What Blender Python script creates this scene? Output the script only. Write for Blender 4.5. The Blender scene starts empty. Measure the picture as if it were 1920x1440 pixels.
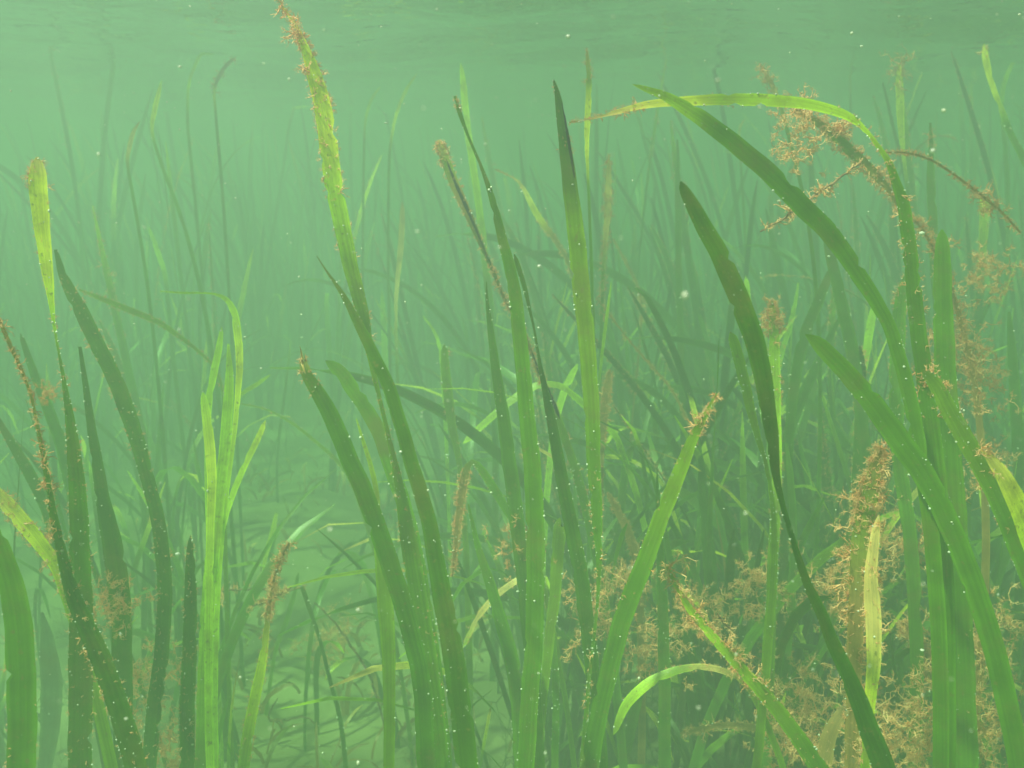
import bpy, math, random
import numpy as np
from mathutils import Vector

random.seed(7)
rng = np.random.default_rng(7)
R = math.radians
scene = bpy.context.scene
col = scene.collection

# ------------------------------------------------------------------ camera
CAM_Z = 0.55            # metres above the seabed
SURF_Z = 0.69           # water surface
PITCH = R(12.6)
HFOV = R(54.0)
FPX = 960.0 / math.tan(HFOV / 2)      # focal length in photo pixels (1920 wide)
cam_d = bpy.data.cameras.new('camera')
cam = bpy.data.objects.new('camera', cam_d)
col.objects.link(cam)
cam_d.sensor_width = 36
cam_d.lens = 18 / math.tan(HFOV / 2)
cam_d.clip_start = 0.01
cam_d.clip_end = 200
cam_d.dof.use_dof = True
cam_d.dof.focus_distance = 0.46
cam_d.dof.aperture_fstop = 26
cam.location = (0, 0, CAM_Z)
cam.rotation_euler = (R(90) - PITCH, 0, 0)
scene.camera = cam
CAMP = np.array([0, 0, CAM_Z])
FWD = np.array([0, math.cos(PITCH), -math.sin(PITCH)])
UP = np.array([0, math.sin(PITCH), math.cos(PITCH)])
RIGHT = np.array([1.0, 0, 0])

# ------------------------------------------------------------------ sky, sun, exposure
SUN_EL, SUN_AZ = R(62), R(238)        # azimuth measured from +Y (ahead) towards +X
world = bpy.data.worlds.new('World')
scene.world = world
world.use_nodes = True
wn = world.node_tree.nodes
sky = wn.new('ShaderNodeTexSky')
sky.sky_type = 'NISHITA'
sky.sun_disc = False
sky.sun_elevation = SUN_EL
sky.sun_rotation = SUN_AZ
bg = wn['Background']
bg.inputs['Strength'].default_value = 0.06
world.node_tree.links.new(sky.outputs['Color'], bg.inputs['Color'])
sun_d = bpy.data.lights.new('sun', 'SUN')
sun_d.energy = 5.0
sun_d.angle = R(2.0)
sun_d.color = (1.0, 0.95, 0.86)
sun = bpy.data.objects.new('sun', sun_d)
col.objects.link(sun)
sdir = Vector((math.sin(SUN_AZ) * math.cos(SUN_EL), math.cos(SUN_AZ) * math.cos(SUN_EL), math.sin(SUN_EL)))
sun.rotation_euler = sdir.to_track_quat('Z', 'Y').to_euler()

scene.view_settings.view_transform = 'Standard'
scene.view_settings.look = 'None'
scene.view_settings.exposure = 1.1
scene.view_settings.gamma = 1
cy = scene.cycles
cy.use_denoising = True
cy.max_bounces = 10
cy.diffuse_bounces = 3
cy.glossy_bounces = 3
cy.transmission_bounces = 6
cy.volume_bounces = 3
cy.transparent_max_bounces = 10
cy.caustics_reflective = False
cy.caustics_refractive = False
cy.sample_clamp_indirect = 4

# ------------------------------------------------------------------ materials
def nmat(name):
    m = bpy.data.materials.new(name)
    m.use_nodes = True
    nt = m.node_tree
    nt.nodes.clear()
    out = nt.nodes.new('ShaderNodeOutputMaterial')
    return m, nt, nt.nodes, nt.links, out

def leaf_material():
    m, nt, N, L, out = nmat('seagrass_leaf')
    att = N.new('ShaderNodeAttribute'); att.attribute_name = 'tone'
    uv = N.new('ShaderNodeUVMap'); uv.uv_map = 'UVMap'
    mp = N.new('ShaderNodeMapping'); mp.inputs['Scale'].default_value = (800, 12, 1)
    L.new(uv.outputs[0], mp.inputs[0])
    vein = N.new('ShaderNodeTexNoise'); vein.inputs['Scale'].default_value = 1; vein.inputs['Detail'].default_value = 2
    L.new(mp.outputs[0], vein.inputs['Vector'])
    geo = N.new('ShaderNodeNewGeometry')
    blotch = N.new('ShaderNodeTexNoise'); blotch.inputs['Scale'].default_value = 90; blotch.inputs['Detail'].default_value = 4
    L.new(geo.outputs['Position'], blotch.inputs['Vector'])
    def mr(src, a, b, c, d):
        r = N.new('ShaderNodeMapRange'); r.inputs[1].default_value = a; r.inputs[2].default_value = b
        r.inputs[3].default_value = c; r.inputs[4].default_value = d
        L.new(src, r.inputs[0]); return r.outputs[0]
    v = mr(vein.outputs[0], 0.3, 0.7, 0.82, 1.18)
    b = mr(blotch.outputs[0], 0.3, 0.7, 0.8, 1.2)
    mul = N.new('ShaderNodeMath'); mul.operation = 'MULTIPLY'
    L.new(v, mul.inputs[0]); L.new(b, mul.inputs[1])
    sc_ = N.new('ShaderNodeVectorMath'); sc_.operation = 'SCALE'
    L.new(att.outputs['Color'], sc_.inputs[0]); L.new(mul.outputs[0], sc_.inputs['Scale'])
    # small brown-yellow worn spots
    sp = N.new('ShaderNodeTexNoise'); sp.inputs['Scale'].default_value = 420; sp.inputs['Detail'].default_value = 3
    L.new(geo.outputs['Position'], sp.inputs['Vector'])
    spf = mr(sp.outputs[0], 0.62, 0.72, 0, 0.7)
    mx = N.new('ShaderNodeMix'); mx.data_type = 'RGBA'
    L.new(spf, mx.inputs[0]); L.new(sc_.outputs[0], mx.inputs[6]); mx.inputs[7].default_value = (0.26, 0.22, 0.05, 1)
    film = N.new('ShaderNodeTexNoise'); film.inputs['Scale'].default_value = 38; film.inputs['Detail'].default_value = 6; film.inputs['Roughness'].default_value = .7
    L.new(geo.outputs['Position'], film.inputs['Vector'])
    ff = mr(film.outputs[0], 0.50, 0.68, 0, 0.55)
    mx2 = N.new('ShaderNodeMix'); mx2.data_type = 'RGBA'
    L.new(ff, mx2.inputs[0]); L.new(mx.outputs[2], mx2.inputs[6]); mx2.inputs[7].default_value = (0.24, 0.20, 0.05, 1)
    mx = mx2
    dif = N.new('ShaderNodeBsdfDiffuse'); tr = N.new('ShaderNodeBsdfTranslucent')
    L.new(mx.outputs[2], dif.inputs[0])
    sc2 = N.new('ShaderNodeVectorMath'); sc2.operation = 'MULTIPLY'
    L.new(mx.outputs[2], sc2.inputs[0]); sc2.inputs[1].default_value = (1.25, 1.25, 0.6)
    L.new(sc2.outputs[0], tr.inputs[0])
    ms = N.new('ShaderNodeMixShader'); ms.inputs[0].default_value = 0.5
    L.new(dif.outputs[0], ms.inputs[1]); L.new(tr.outputs[0], ms.inputs[2])
    gl = N.new('ShaderNodeBsdfGlossy'); gl.inputs['Roughness'].default_value = 0.35
    gl.inputs[0].default_value = (0.9, 0.95, 0.8, 1)
    ms2 = N.new('ShaderNodeMixShader'); ms2.inputs[0].default_value = 0.035
    L.new(ms.outputs[0], ms2.inputs[1]); L.new(gl.outputs[0], ms2.inputs[2])
    bmp = N.new('ShaderNodeBump'); bmp.inputs['Strength'].default_value = 0.25; bmp.inputs['Distance'].default_value = 0.0004
    L.new(vein.outputs[0], bmp.inputs['Height'])
    for n_ in (dif, tr, gl): L.new(bmp.outputs[0], n_.inputs['Normal'])
    L.new(ms2.outputs[0], out.inputs['Surface'])
    return m

def simple_material(name, c, c2, scale, rough=0.8, trans=0.25, spec=0.2):
    m, nt, N, L, out = nmat(name)
    geo = N.new('ShaderNodeNewGeometry')
    no = N.new('ShaderNodeTexNoise'); no.inputs['Scale'].default_value = scale; no.inputs['Detail'].default_value = 5
    L.new(geo.outputs['Position'], no.inputs['Vector'])
    rp = N.new('ShaderNodeValToRGB')
    rp.color_ramp.elements[0].position = 0.35; rp.color_ramp.elements[0].color = (*c, 1)
    rp.color_ramp.elements[1].position = 0.65; rp.color_ramp.elements[1].color = (*c2, 1)
    L.new(no.outputs[0], rp.inputs[0])
    p = N.new('ShaderNodeBsdfPrincipled')
    p.inputs['Roughness'].default_value = rough
    p.inputs['Specular IOR Level'].default_value = spec
    L.new(rp.outputs[0], p.inputs['Base Color'])
    if trans > 0:
        t = N.new('ShaderNodeBsdfTranslucent'); L.new(rp.outputs[0], t.inputs[0])
        ms = N.new('ShaderNodeMixShader'); ms.inputs[0].default_value = trans
        L.new(p.outputs[0], ms.inputs[1]); L.new(t.outputs[0], ms.inputs[2])
        L.new(ms.outputs[0], out.inputs['Surface'])
    else:
        L.new(p.outputs[0], out.inputs['Surface'])
    return m, p, no, N, L

M_LEAF = leaf_material()
M_FUZZ = simple_material('tan_algae', (0.95, 0.42, 0.17), (1.0, 0.64, 0.34), 260, 0.6, 0.15)[0]
M_GFUZZ = simple_material('green_filament_algae', (0.10, 0.20, 0.05), (0.30, 0.30, 0.10), 60, 0.7, 0.35)[0]
M_BUB = simple_material('pale_speck', (0.75, 0.75, 0.55), (0.95, 0.95, 0.85), 200, 0.2, 0.2, 0.8)[0]
M_TWIG = simple_material('brown_twig', (0.16, 0.08, 0.04), (0.40, 0.24, 0.13), 150, 0.8, 0.1)[0]

def water_material():
    m, nt, N, L, out = nmat('water_surface')
    fr = N.new('ShaderNodeFresnel'); fr.inputs['IOR'].default_value = 1.33
    geo = N.new('ShaderNodeNewGeometry')
    n1 = N.new('ShaderNodeTexNoise'); n1.inputs['Scale'].default_value = 14; n1.inputs['Detail'].default_value = 3
    L.new(geo.outputs['Position'], n1.inputs['Vector'])
    bmp = N.new('ShaderNodeBump'); bmp.inputs['Strength'].default_value = 0.9; bmp.inputs['Distance'].default_value = 0.01
    L.new(n1.outputs[0], bmp.inputs['Height'])
    gl = N.new('ShaderNodeBsdfGlossy'); gl.inputs['Roughness'].default_value = 0.03
    gl.inputs[0].default_value = (0.96, 0.98, 0.97, 1)
    L.new(bmp.outputs[0], gl.inputs['Normal'])
    tr = N.new('ShaderNodeBsdfTransparent')
    # cell pattern in the transparency colour imitates ripples gathering and spreading sunlight
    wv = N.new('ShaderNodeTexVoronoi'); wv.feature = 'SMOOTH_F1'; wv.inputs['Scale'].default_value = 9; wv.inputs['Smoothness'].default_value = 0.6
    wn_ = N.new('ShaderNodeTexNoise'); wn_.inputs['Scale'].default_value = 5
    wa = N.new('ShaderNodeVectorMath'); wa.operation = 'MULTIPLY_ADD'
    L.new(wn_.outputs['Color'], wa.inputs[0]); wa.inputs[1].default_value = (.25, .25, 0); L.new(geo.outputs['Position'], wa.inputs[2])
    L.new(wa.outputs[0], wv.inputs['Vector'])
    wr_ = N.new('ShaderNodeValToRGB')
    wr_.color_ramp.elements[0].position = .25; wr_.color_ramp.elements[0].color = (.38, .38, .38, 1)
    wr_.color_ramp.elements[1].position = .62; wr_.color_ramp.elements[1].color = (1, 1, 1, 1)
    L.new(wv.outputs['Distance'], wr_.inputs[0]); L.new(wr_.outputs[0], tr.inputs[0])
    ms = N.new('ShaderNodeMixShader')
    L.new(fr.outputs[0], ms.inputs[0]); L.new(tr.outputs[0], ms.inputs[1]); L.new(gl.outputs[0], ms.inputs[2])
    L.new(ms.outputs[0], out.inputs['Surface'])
    return m

# ------------------------------------------------------------------ mesh helpers
def mesh_np(name, verts, faces, mat, parent=None, smooth=True, uvs=None, tone=None):
    """faces: (n,k) int array, k = 3 or 4"""
    verts = np.asarray(verts, np.float32); faces = np.asarray(faces, np.int32)
    me = bpy.data.meshes.new(name)
    k = faces.shape[1]
    me.vertices.add(len(verts)); me.vertices.foreach_set('co', verts.ravel())
    me.loops.add(faces.size); me.loops.foreach_set('vertex_index', faces.ravel())
    me.polygons.add(len(faces))
    me.polygons.foreach_set('loop_start', np.arange(0, faces.size, k, dtype=np.int32))
    me.polygons.foreach_set('loop_total', np.full(len(faces), k, np.int32))
    me.polygons.foreach_set('use_smooth', np.full(len(faces), smooth))
    if uvs is not None:
        u = me.uv_layers.new(name='UVMap')
        u.data.foreach_set('uv', np.asarray(uvs, np.float32)[faces.ravel()].ravel())
    if tone is not None:
        a = me.color_attributes.new('tone', 'FLOAT_COLOR', 'POINT')
        a.data.foreach_set('color', np.asarray(tone, np.float32).ravel())
    me.materials.append(mat)
    me.update(calc_edges=True)
    o = bpy.data.objects.new(name, me)
    col.objects.link(o)
    if parent: o.parent = parent
    return o

def empty(name, loc):
    o = bpy.data.objects.new(name, None)
    o.empty_display_size = 0.02
    o.location = loc
    col.objects.link(o)
    return o

def tag(o, label=None, cat=None, group=None, kind=None):
    if label: o['label'] = label
    if cat: o['category'] = cat
    if group: o['group'] = group
    if kind: o['kind'] = kind
    return o

def unproject(x, y, d):
    return CAMP + d * (FWD + RIGHT * ((x - 960) / FPX) + UP * (-(y - 720) / FPX))

def norm(v):
    return v / (np.linalg.norm(v, axis=-1, keepdims=True) + 1e-12)

def catmull(P, n):
    """resample control rows (any width) with a centripetal-ish Catmull-Rom"""
    P = np.asarray(P, float)
    if len(P) < 3: 
        t = np.linspace(0, 1, n)[:, None]
        return P[0] * (1 - t) + P[-1] * t
    Q = np.vstack([2 * P[0] - P[1], P, 2 * P[-1] - P[-2]])
    seg = np.linalg.norm(np.diff(P[:, :2], axis=0), axis=1) if P.shape[1] == 3 else np.linalg.norm(np.diff(P[:, :3], axis=0), axis=1)
    s = np.concatenate([[0], np.cumsum(seg)])
    out = []
    for v in np.linspace(0, s[-1], n):
        i = min(np.searchsorted(s, v, 'right') - 1, len(P) - 2)
        t = (v - s[i]) / max(seg[i], 1e-9)
        a, b, c, d = Q[i:i + 4]
        out.append(0.5 * ((2 * b) + (c - a) * t + (2 * a - 5 * b + 4 * c - d) * t * t + (3 * b - a - 3 * c + d) * t ** 3))
    return np.array(out)

# ------------------------------------------------------------------ tuft library (branching hydroid-like growth)
def tube(a, b, ra, rb):
    d = b - a; L_ = np.linalg.norm(d); d = d / (L_ + 1e-9)
    u = np.cross(d, [0, 0, 1.0]); 
    if np.linalg.norm(u) < 0.1: u = np.cross(d, [1.0, 0, 0])
    u /= np.linalg.norm(u); w = np.cross(d, u)
    vs = []
    for p, r in ((a, ra), (b, rb)):
        for k in range(3):
            an = k * 2.0944
            vs.append(p + r * (math.cos(an) * u + math.sin(an) * w))
    fs = [[k, (k + 1) % 3, 3 + (k + 1) % 3, 3 + k] for k in range(3)]
    return np.array(vs), np.array(fs)

def make_tuft(seed, levels=2, fork=3, spread=0.75, radius=0.045):
    r_ = random.Random(seed)
    V, F = [], []
    cnt = [0]
    def grow(p, d, L_, lv, ra):
        n = r_.choice([2, 3])
        for i in range(n):
            d2 = norm(d + np.array([r_.gauss(0, 0.42) for _ in range(3)]))
            q = p + d2 * L_ / n
            v, f = tube(p, q, ra, ra * 0.8)
            V.append(v); F.append(f + cnt[0]); cnt[0] += len(v)
            p, d, ra = q, d2, ra * 0.85
            if lv > 0 and (i > 0 or r_.random() < 0.6):
                for _ in range(r_.choice([1, 2])):
                    dd = norm(d + spread * np.array([r_.gauss(0, 1) for _ in range(3)]))
                    grow(p, dd, L_ * r_.uniform(0.4, 0.62), lv - 1, ra * 0.85)
    for _ in range(fork):
        grow(np.zeros(3), norm(np.array([r_.gauss(0, 0.5), r_.gauss(0, 0.5), 1.0])), r_.uniform(0.7, 1.0), levels, radius)
    return np.vstack(V), np.vstack(F)

TUFTS = [make_tuft(100 + i, 1, 3, .8, .07) for i in range(8)]
BIGTUFTS = [make_tuft(200 + i, 3, 3, 0.8, 0.042) for i in range(6)]
WISPS = [make_tuft(300 + i, 2, 3, 0.8, 0.014) for i in range(6)]

def place_many(lib, pts, dirs, sizes):
    V, F, n = [], [], 0
    for p, d, s in zip(pts, dirs, sizes):
        v, f = lib[rng.integers(len(lib))]
        d = norm(d)
        u = np.cross(d, [0.3, 0.2, 1.0]); u = norm(u)
        w = np.cross(d, u)
        an = rng.uniform(0, 6.28)
        u, w = u * math.cos(an) + w * math.sin(an), w * math.cos(an) - u * math.sin(an)
        V.append(p + s * (v[:, :1] * u + v[:, 1:2] * w + v[:, 2:3] * d)); F.append(f + n); n += len(v)
    return np.vstack(V), np.vstack(F)

_t = (1 + 5 ** .5) / 2
OCT_V = norm(np.array([[-1, _t, 0], [1, _t, 0], [-1, -_t, 0], [1, -_t, 0], [0, -1, _t], [0, 1, _t], [0, -1, -_t], [0, 1, -_t], [_t, 0, -1], [_t, 0, 1], [-_t, 0, -1], [-_t, 0, 1]]))
OCT_F = np.array([[0, 11, 5], [0, 5, 1], [0, 1, 7], [0, 7, 10], [0, 10, 11], [1, 5, 9], [5, 11, 4], [11, 10, 2], [10, 7, 6], [7, 1, 8], [3, 9, 4], [3, 4, 2], [3, 2, 6], [3, 6, 8], [3, 8, 9], [4, 9, 5], [2, 4, 11], [6, 2, 10], [8, 6, 7], [9, 8, 1]])

def blobs(pts, sizes, squash=None):
    n = len(pts)
    V = OCT_V[None] * np.asarray(sizes)[:, None, None]
    if squash is not None: V = V * squash[:, None, :]
    V = V + np.asarray(pts)[:, None, :]
    F = OCT_F[None] + (np.arange(n) * 12)[:, None, None]
    return V.reshape(-1, 3), F.reshape(-1, 3)

# ------------------------------------------------------------------ leaves
TONES = {                       # leaf pigment with sunlit and backlit brightness painted in, linear
    'dark':   (0.078, 0.185, 0.003),
    'mid':    (0.130, 0.285, 0.003),
    'olive':  (0.230, 0.360, 0.004),
    'bright': (0.580, 0.800, 0.025),
    'yellow': (0.950, 0.930, 0.050),
    'gold':   (1.0, 0.690, 0.260),
    'brown':  (0.420, 0.260, 0.090),
    'pale':   (0.170, 0.240, 0.120),
}
WSC = 0.76
DSC = 0.81
NU = 5                          # vertices across a leaf

def ribbon(C, S, Nn, W, tone_t, tones, jag=None, cup=0.035):
    """C centres (n,3), S side dirs, Nn normals, W widths; tones list of (t, colour)"""
    n = len(C)
    us = np.linspace(-0.5, 0.5, NU)
    V = np.empty((n, NU, 3)); UV = np.empty((n, NU, 2)); T = np.ones((n, NU, 4))
    seg = np.concatenate([[0], np.cumsum(np.linalg.norm(np.diff(C, axis=0), axis=1))])
    tt = np.array([a for a, _ in tones]); tc = np.array([c for _, c in tones], float)
    cc = np.stack([np.interp(tone_t, tt, tc[:, k]) for k in range(3)], -1)
    ph = rng.uniform(0, 6.28, 3)
    wav = 0.03 * np.sin(seg * 160 + ph[0]) + 0.025 * np.sin(seg * 390 + ph[1])
    for j, u in enumerate(us):
        ww = W * (1 + wav * (1 if u > 0 else -1))
        V[:, j] = C + S * (u * ww)[:, None] + Nn * (cup * W * (1 - 4 * u * u) )[:, None]
        UV[:, j, 0] = u * 0.01; UV[:, j, 1] = seg
        edge = 1 + 0.35 * abs(2 * u) ** 3
        T[:, j, :3] = cc * (edge if abs(u) == 0.5 else 1)
    if n > 40:                                # grazed nicks along the edges
        for j, sg in ((0, 1), (NU - 1, -1)):
            k = np.where(rng.random(n) < .035)[0]
            V[k, j] += S[k] * (sg * W[k] * rng.uniform(.06, .24, len(k)))[:, None]
    if jag is not None:                       # ragged, chewed tip
        k = max(3, int(n * 0.05))
        for j in range(NU):
            V[0, j] += (C[k] - C[0]) * jag[j]
    idx = np.arange(n * NU).reshape(n, NU)
    F = np.stack([idx[:-1, :-1], idx[:-1, 1:], idx[1:, 1:], idx[1:, :-1]], -1).reshape(-1, 4)
    return V.reshape(-1, 3), F, UV.reshape(-1, 2), T.reshape(-1, 4)

def tolist(tones):
    if isinstance(tones, str): return [(0, TONES[tones]), (1, TONES[tones])]
    return [(t, TONES[c]) for t, c in tones]

def traced_leaf(pts, tones, wr=0.010, loose=False, ddep=0.0, roll=0.0, mode='t', tip='round', jag=False, scale_d=None, ws=1.0):
    """pts: (x, y, apparent width) from tip to base in photo pixels. The real width wr gives the
    distance.  Returns local frame data; the leaf continues beyond the traced end down to the bed."""
    P = np.array(pts, float)
    P[:, 2] *= WSC * ws; wr = wr * DSC * ws
    wmax = P[:, 2].max()
    d0 = wr * math.cos(roll) * FPX / wmax * (WSC / DSC)
    if scale_d: d0 = scale_d
    D = catmull(P, max(24, int(np.linalg.norm(np.diff(P[:, :2], axis=0), axis=1).sum() / 12)))
    D[:, 2] = np.clip(D[:, 2], 1.5, wmax * 1.03)
    n = len(D)
    t = np.linspace(0, 1, n)
    dep = d0 * (1 + ddep * (0.5 - t))
    C = np.array([unproject(D[i, 0], D[i, 1], dep[i]) for i in range(n)])
    C[:, 2] = np.minimum(C[:, 2], SURF_Z - 0.012)
    Wapp = D[:, 2] * dep / FPX
    Wr = wmax * dep / FPX
    if mode == 'r':                            # narrowing = the leaf turns edge-on
        k = max(2, int(0.06 * n))
        c = np.clip(Wapp / Wr, 0.1, 1)
        phi = np.arccos(c)
        for _ in range(3): phi = np.convolve(np.pad(phi, 2, 'edge'), np.ones(5) / 5, 'valid')
        W = Wr.copy()
    else:
        phi = np.zeros(n); W = Wapp
    W = W / math.cos(roll); phi = phi + roll
    s = np.concatenate([[0], np.cumsum(np.linalg.norm(np.diff(C, axis=0), axis=1))])
    if tip == 'round':
        x = np.clip(s / (0.8 * W.max()), 0, 1)
        W = W * np.sqrt(np.clip(1 - (1 - x) ** 2, 0.02, 1))
    elif tip == 'point':
        x = np.clip(s / (5 * W.max()), 0, 1)
        W = W * np.clip(x, 0.08, 1)
    vis = n
    if not loose:                              # continue down to the seabed
        T = norm(C[-1] - C[-4]); p = C[-1].copy(); ext = []; Wl = W[-1]; Wt = W.max() * 0.85
        down = norm(np.array([0.04 * math.sin(p[0] * 40), 0.05, -1.0]))
        step = 0.012
        exw, exp_ = [], []
        ph = phi[-1]
        for i in range(400):
            T = norm(T + (down - T) * 0.09)
            p = p + T * step
            Wl += (Wt - Wl) * 0.08; ph += (roll - ph) * 0.06
            ext.append(p.copy()); exw.append(Wl); exp_.append(ph)
            if p[2] < -0.01: break
        C = np.vstack([C, ext]); W = np.concatenate([W, exw]); phi = np.concatenate([phi, exp_])
        m = len(C); 
        t = np.concatenate([t, np.full(m - n, 1.0)])
    T = norm(np.gradient(C, axis=0))
    view = norm(C - CAMP)
    if roll:                                   # turn its face to the light from above
        S1 = norm(np.cross(T, view)); N1 = norm(np.cross(S1, T)); L1 = np.array(sdir)
        def lit(q): return np.abs(((N1 * math.cos(q) - S1 * math.sin(q))[:vis] @ L1)).sum()
        if lit(-roll) > lit(roll): phi = -phi
    S0 = norm(np.cross(T, view)); N0 = norm(np.cross(S0, T))
    sgn = np.sign(S0[:, 0]); sgn[sgn == 0] = 1
    # keep the side vectors continuous where the leaf folds over
    for i in range(1, len(S0)):
        if np.dot(S0[i], S0[i - 1]) < 0: S0[i] *= -1; N0[i] *= -1
    cph, sph = np.cos(phi)[:, None], np.sin(phi)[:, None]
    S = S0 * cph + N0 * sph; Nn = N0 * cph - S0 * sph
    jg = rng.uniform(-0.7, 1.0, NU) if jag else None
    V, F, UV, TC = ribbon(C, S, Nn, W, t, tolist(tones), jg)
    return dict(V=V, F=F, UV=UV, T=TC, C=C, S=S, N=Nn, W=W, t=t, vis=vis, d=d0)

def fuzz_geometry(lf, spec):
    """spec: list of (t0, t1, tufts per metre, size in metres, big?)"""
    C, S, N_, W, t = lf['C'], lf['S'], lf['N'], lf['W'], lf['t']
    n = lf['vis']
    s = np.concatenate([[0], np.cumsum(np.linalg.norm(np.diff(C[:n], axis=0), axis=1))])
    V, F, k = [], [], 0
    for (t0, t1, dens, size, big) in spec:
        s0, s1 = np.interp([t0, t1], t[:n], s)
        cnt = max(1, int((dens * (1.5 if big else 4.4)) * (s1 - s0)))
        ss = rng.uniform(s0, s1, cnt)
        clus = rng.normal(0, 1, cnt)
        c = np.stack([np.interp(ss, s, C[:n, q]) for q in range(3)], -1)
        sd = np.stack([np.interp(ss, s, S[:n, q]) for q in range(3)], -1)
        nn = np.stack([np.interp(ss, s, N_[:n, q]) for q in range(3)], -1)
        w = np.interp(ss, s, W[:n])
        u = np.where(rng.random(cnt) < 0.68, rng.choice([-0.5, 0.5], cnt), rng.uniform(-0.5, 0.5, cnt))
        p = c + sd * (u * w)[:, None]
        d = sd * (np.sign(u) * (1.0 if not big else 0.8))[:, None] + nn * rng.normal(0, 0.7, (cnt, 1)) + rng.normal(0, 0.45, (cnt, 3)) + np.array([0, 0, 0.15])
        sz = size * (.85 if big else .62) * np.exp(rng.normal(-0.15, 0.4, cnt))
        v, f = place_many(BIGTUFTS if big else TUFTS, p, d, sz)
        V.append(v); F.append(f + k); k += len(v)
    return np.vstack(V), np.vstack(F)

def speck_geometry(lf, dens, size):
    C, S, N_, W = lf['C'], lf['S'], lf['N'], lf['W']
    n = lf['vis']
    s = np.concatenate([[0], np.cumsum(np.linalg.norm(np.diff(C[:n], axis=0), axis=1))])
    cnt = max(3, int(dens * 3.0 * s[-1]))
    ss = rng.uniform(0, s[-1], cnt)
    c = np.stack([np.interp(ss, s, C[:n, q]) for q in range(3)], -1)
    sd = np.stack([np.interp(ss, s, S[:n, q]) for q in range(3)], -1)
    nn = np.stack([np.interp(ss, s, N_[:n, q]) for q in range(3)], -1)
    w = np.interp(ss, s, W[:n])
    u = np.where(rng.random(cnt) < 0.72, rng.choice([-0.5, 0.5], cnt), rng.uniform(-0.45, 0.45, cnt))
    off = np.where(rng.random(cnt) < 0.5, -1.0, 1.0)
    cup = 0.035 * w * (1 - 4 * u * u)
    p = c + sd * (u * w)[:, None] + nn * (cup + off * size * 0.5)[:, None]
    sz = size * np.minimum(1.7, np.exp(rng.normal(-1.0, 0.7, cnt)))
    sq = rng.uniform(0.6, 1.5, (cnt, 3))
    return blobs(p, sz, sq)

def add_leaf(lf, name, parent, origin):
    o = mesh_np(name, lf['V'] - origin, lf['F'], M_LEAF, parent, True, lf['UV'], lf['T'])
    return o

def build_leaf_thing(label, leaf_kw, fuzz=None, specks=0, group=None, name='seagrass', cat='seagrass'):
    lf = traced_leaf(**leaf_kw)
    origin = lf['C'][-1].copy()
    root = empty(name, origin)
    tag(root, label, cat, group)
    dress(lf, 'leaf', root, origin, fuzz, specks)
    for key, ss in STRIPES.items():
        if label.startswith(key):
            for a in ss: add_stripe(lf, root, origin, *a)
    return root

def dress(lf, pname, root, origin, fuzz, specks):
    o = add_leaf(lf, pname, root, origin)
    par = o if pname == 'leaf' and root.name.startswith('seagrass_plant') else root
    if fuzz:
        v, f = fuzz_geometry(lf, fuzz)
        mesh_np('algae_sprays', v - origin, f, M_FUZZ, par, False)
    if specks:
        v, f = speck_geometry(lf, specks, 0.00032 * max(0.7, min(1.6, lf['d'] / 0.45)))
        mesh_np('speck_clumps', v - origin, f, M_BUB, par, True)

STRIPES = {'leaning blade with': [(.05, .34, .12, .42), (.56, .74, .1, .9)], 'tall broad blade with': [(.035, .145, .36, .26)]}
def add_stripe(lf, parent, origin, t0, t1, u, wf):
    t = np.linspace(t0, t1, 30); n = lf['vis']
    q = lambda a: np.stack([np.interp(t, lf['t'][:n], a[:n, k]) for k in range(3)], -1)
    C, S, N_ = q(lf['C']), norm(q(lf['S'])), norm(q(lf['N'])); W = np.interp(t, lf['t'][:n], lf['W'][:n])
    sg = np.sign(np.sum(N_ * (CAMP - C), -1, keepdims=True))
    C = C + S * (u * W)[:, None] + N_ * (sg * .0004 + (.035 * W * (1 - 4 * u * u))[:, None])
    W = W * wf * (np.sin(np.linspace(0.05, 3.1, 30)) ** .6) * rng.uniform(.7, 1.1, 30)
    blk = (.018, .016, .008)
    V, F, UV, T = ribbon(C, S, N_, W, t, [(0, blk), (1, blk)], None, 0.0)
    mesh_np('rotten_stripe', V - origin, F, M_LEAF, parent, True, UV, T)

# ------------------------------------------------------------------ the traced blades and plants
#   (label, points, options)
FR = 'seagrass blades close to the camera'
B = []
def blade(label, pts, tones='mid', fuzz=None, specks=260, **kw):
    kw.update(pts=pts, tones=tones)
    B.append((label, kw, fuzz, specks))

blade('tall yellow-topped blade with a pink algae fringe, reaching up out of the view',
      [(505, -30, 12), (530, 12, 16), (552, 45, 20), (572, 90, 26), (590, 140, 32), (605, 200, 38), (617, 280, 40), (628, 360, 38), (645, 440, 35), (660, 510, 32), (678, 580, 28), (690, 640, 20), (703, 710, 10), (722, 790, 9), (740, 870, 14), (757, 960, 28), (772, 1050, 38), (788, 1150, 42), (802, 1250, 44), (815, 1340, 44), (825, 1450, 44)],
      [(0, 'gold'), (0.05, 'yellow'), (0.2, 'yellow'), (0.28, 'bright'), (0.42, 'olive'), (1, 'mid')],
      [(0, 0.1, 700, 0.0032, False), (0.1, 0.28, 420, 0.0026, False), (0.28, 0.95, 130, 0.0018, False), (0, .14, 120, 0.006, True)], 500, mode='r', tip='point', ws=1.15)
blade('broad dark green blade with a thread-thin tip, running unbroken to the lower edge',
      [(594, 480, 2), (612, 508, 5), (640, 548, 12), (668, 600, 22), (698, 660, 29), (727, 720, 32), (752, 800, 34), (772, 870, 36), (788, 920, 37), (802, 970, 38), (815, 1040, 42), (830, 1120, 48), (845, 1200, 52), (858, 1290, 54), (868, 1360, 55), (876, 1450, 56)],
      'dark', None, 260, tip='none')
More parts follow.
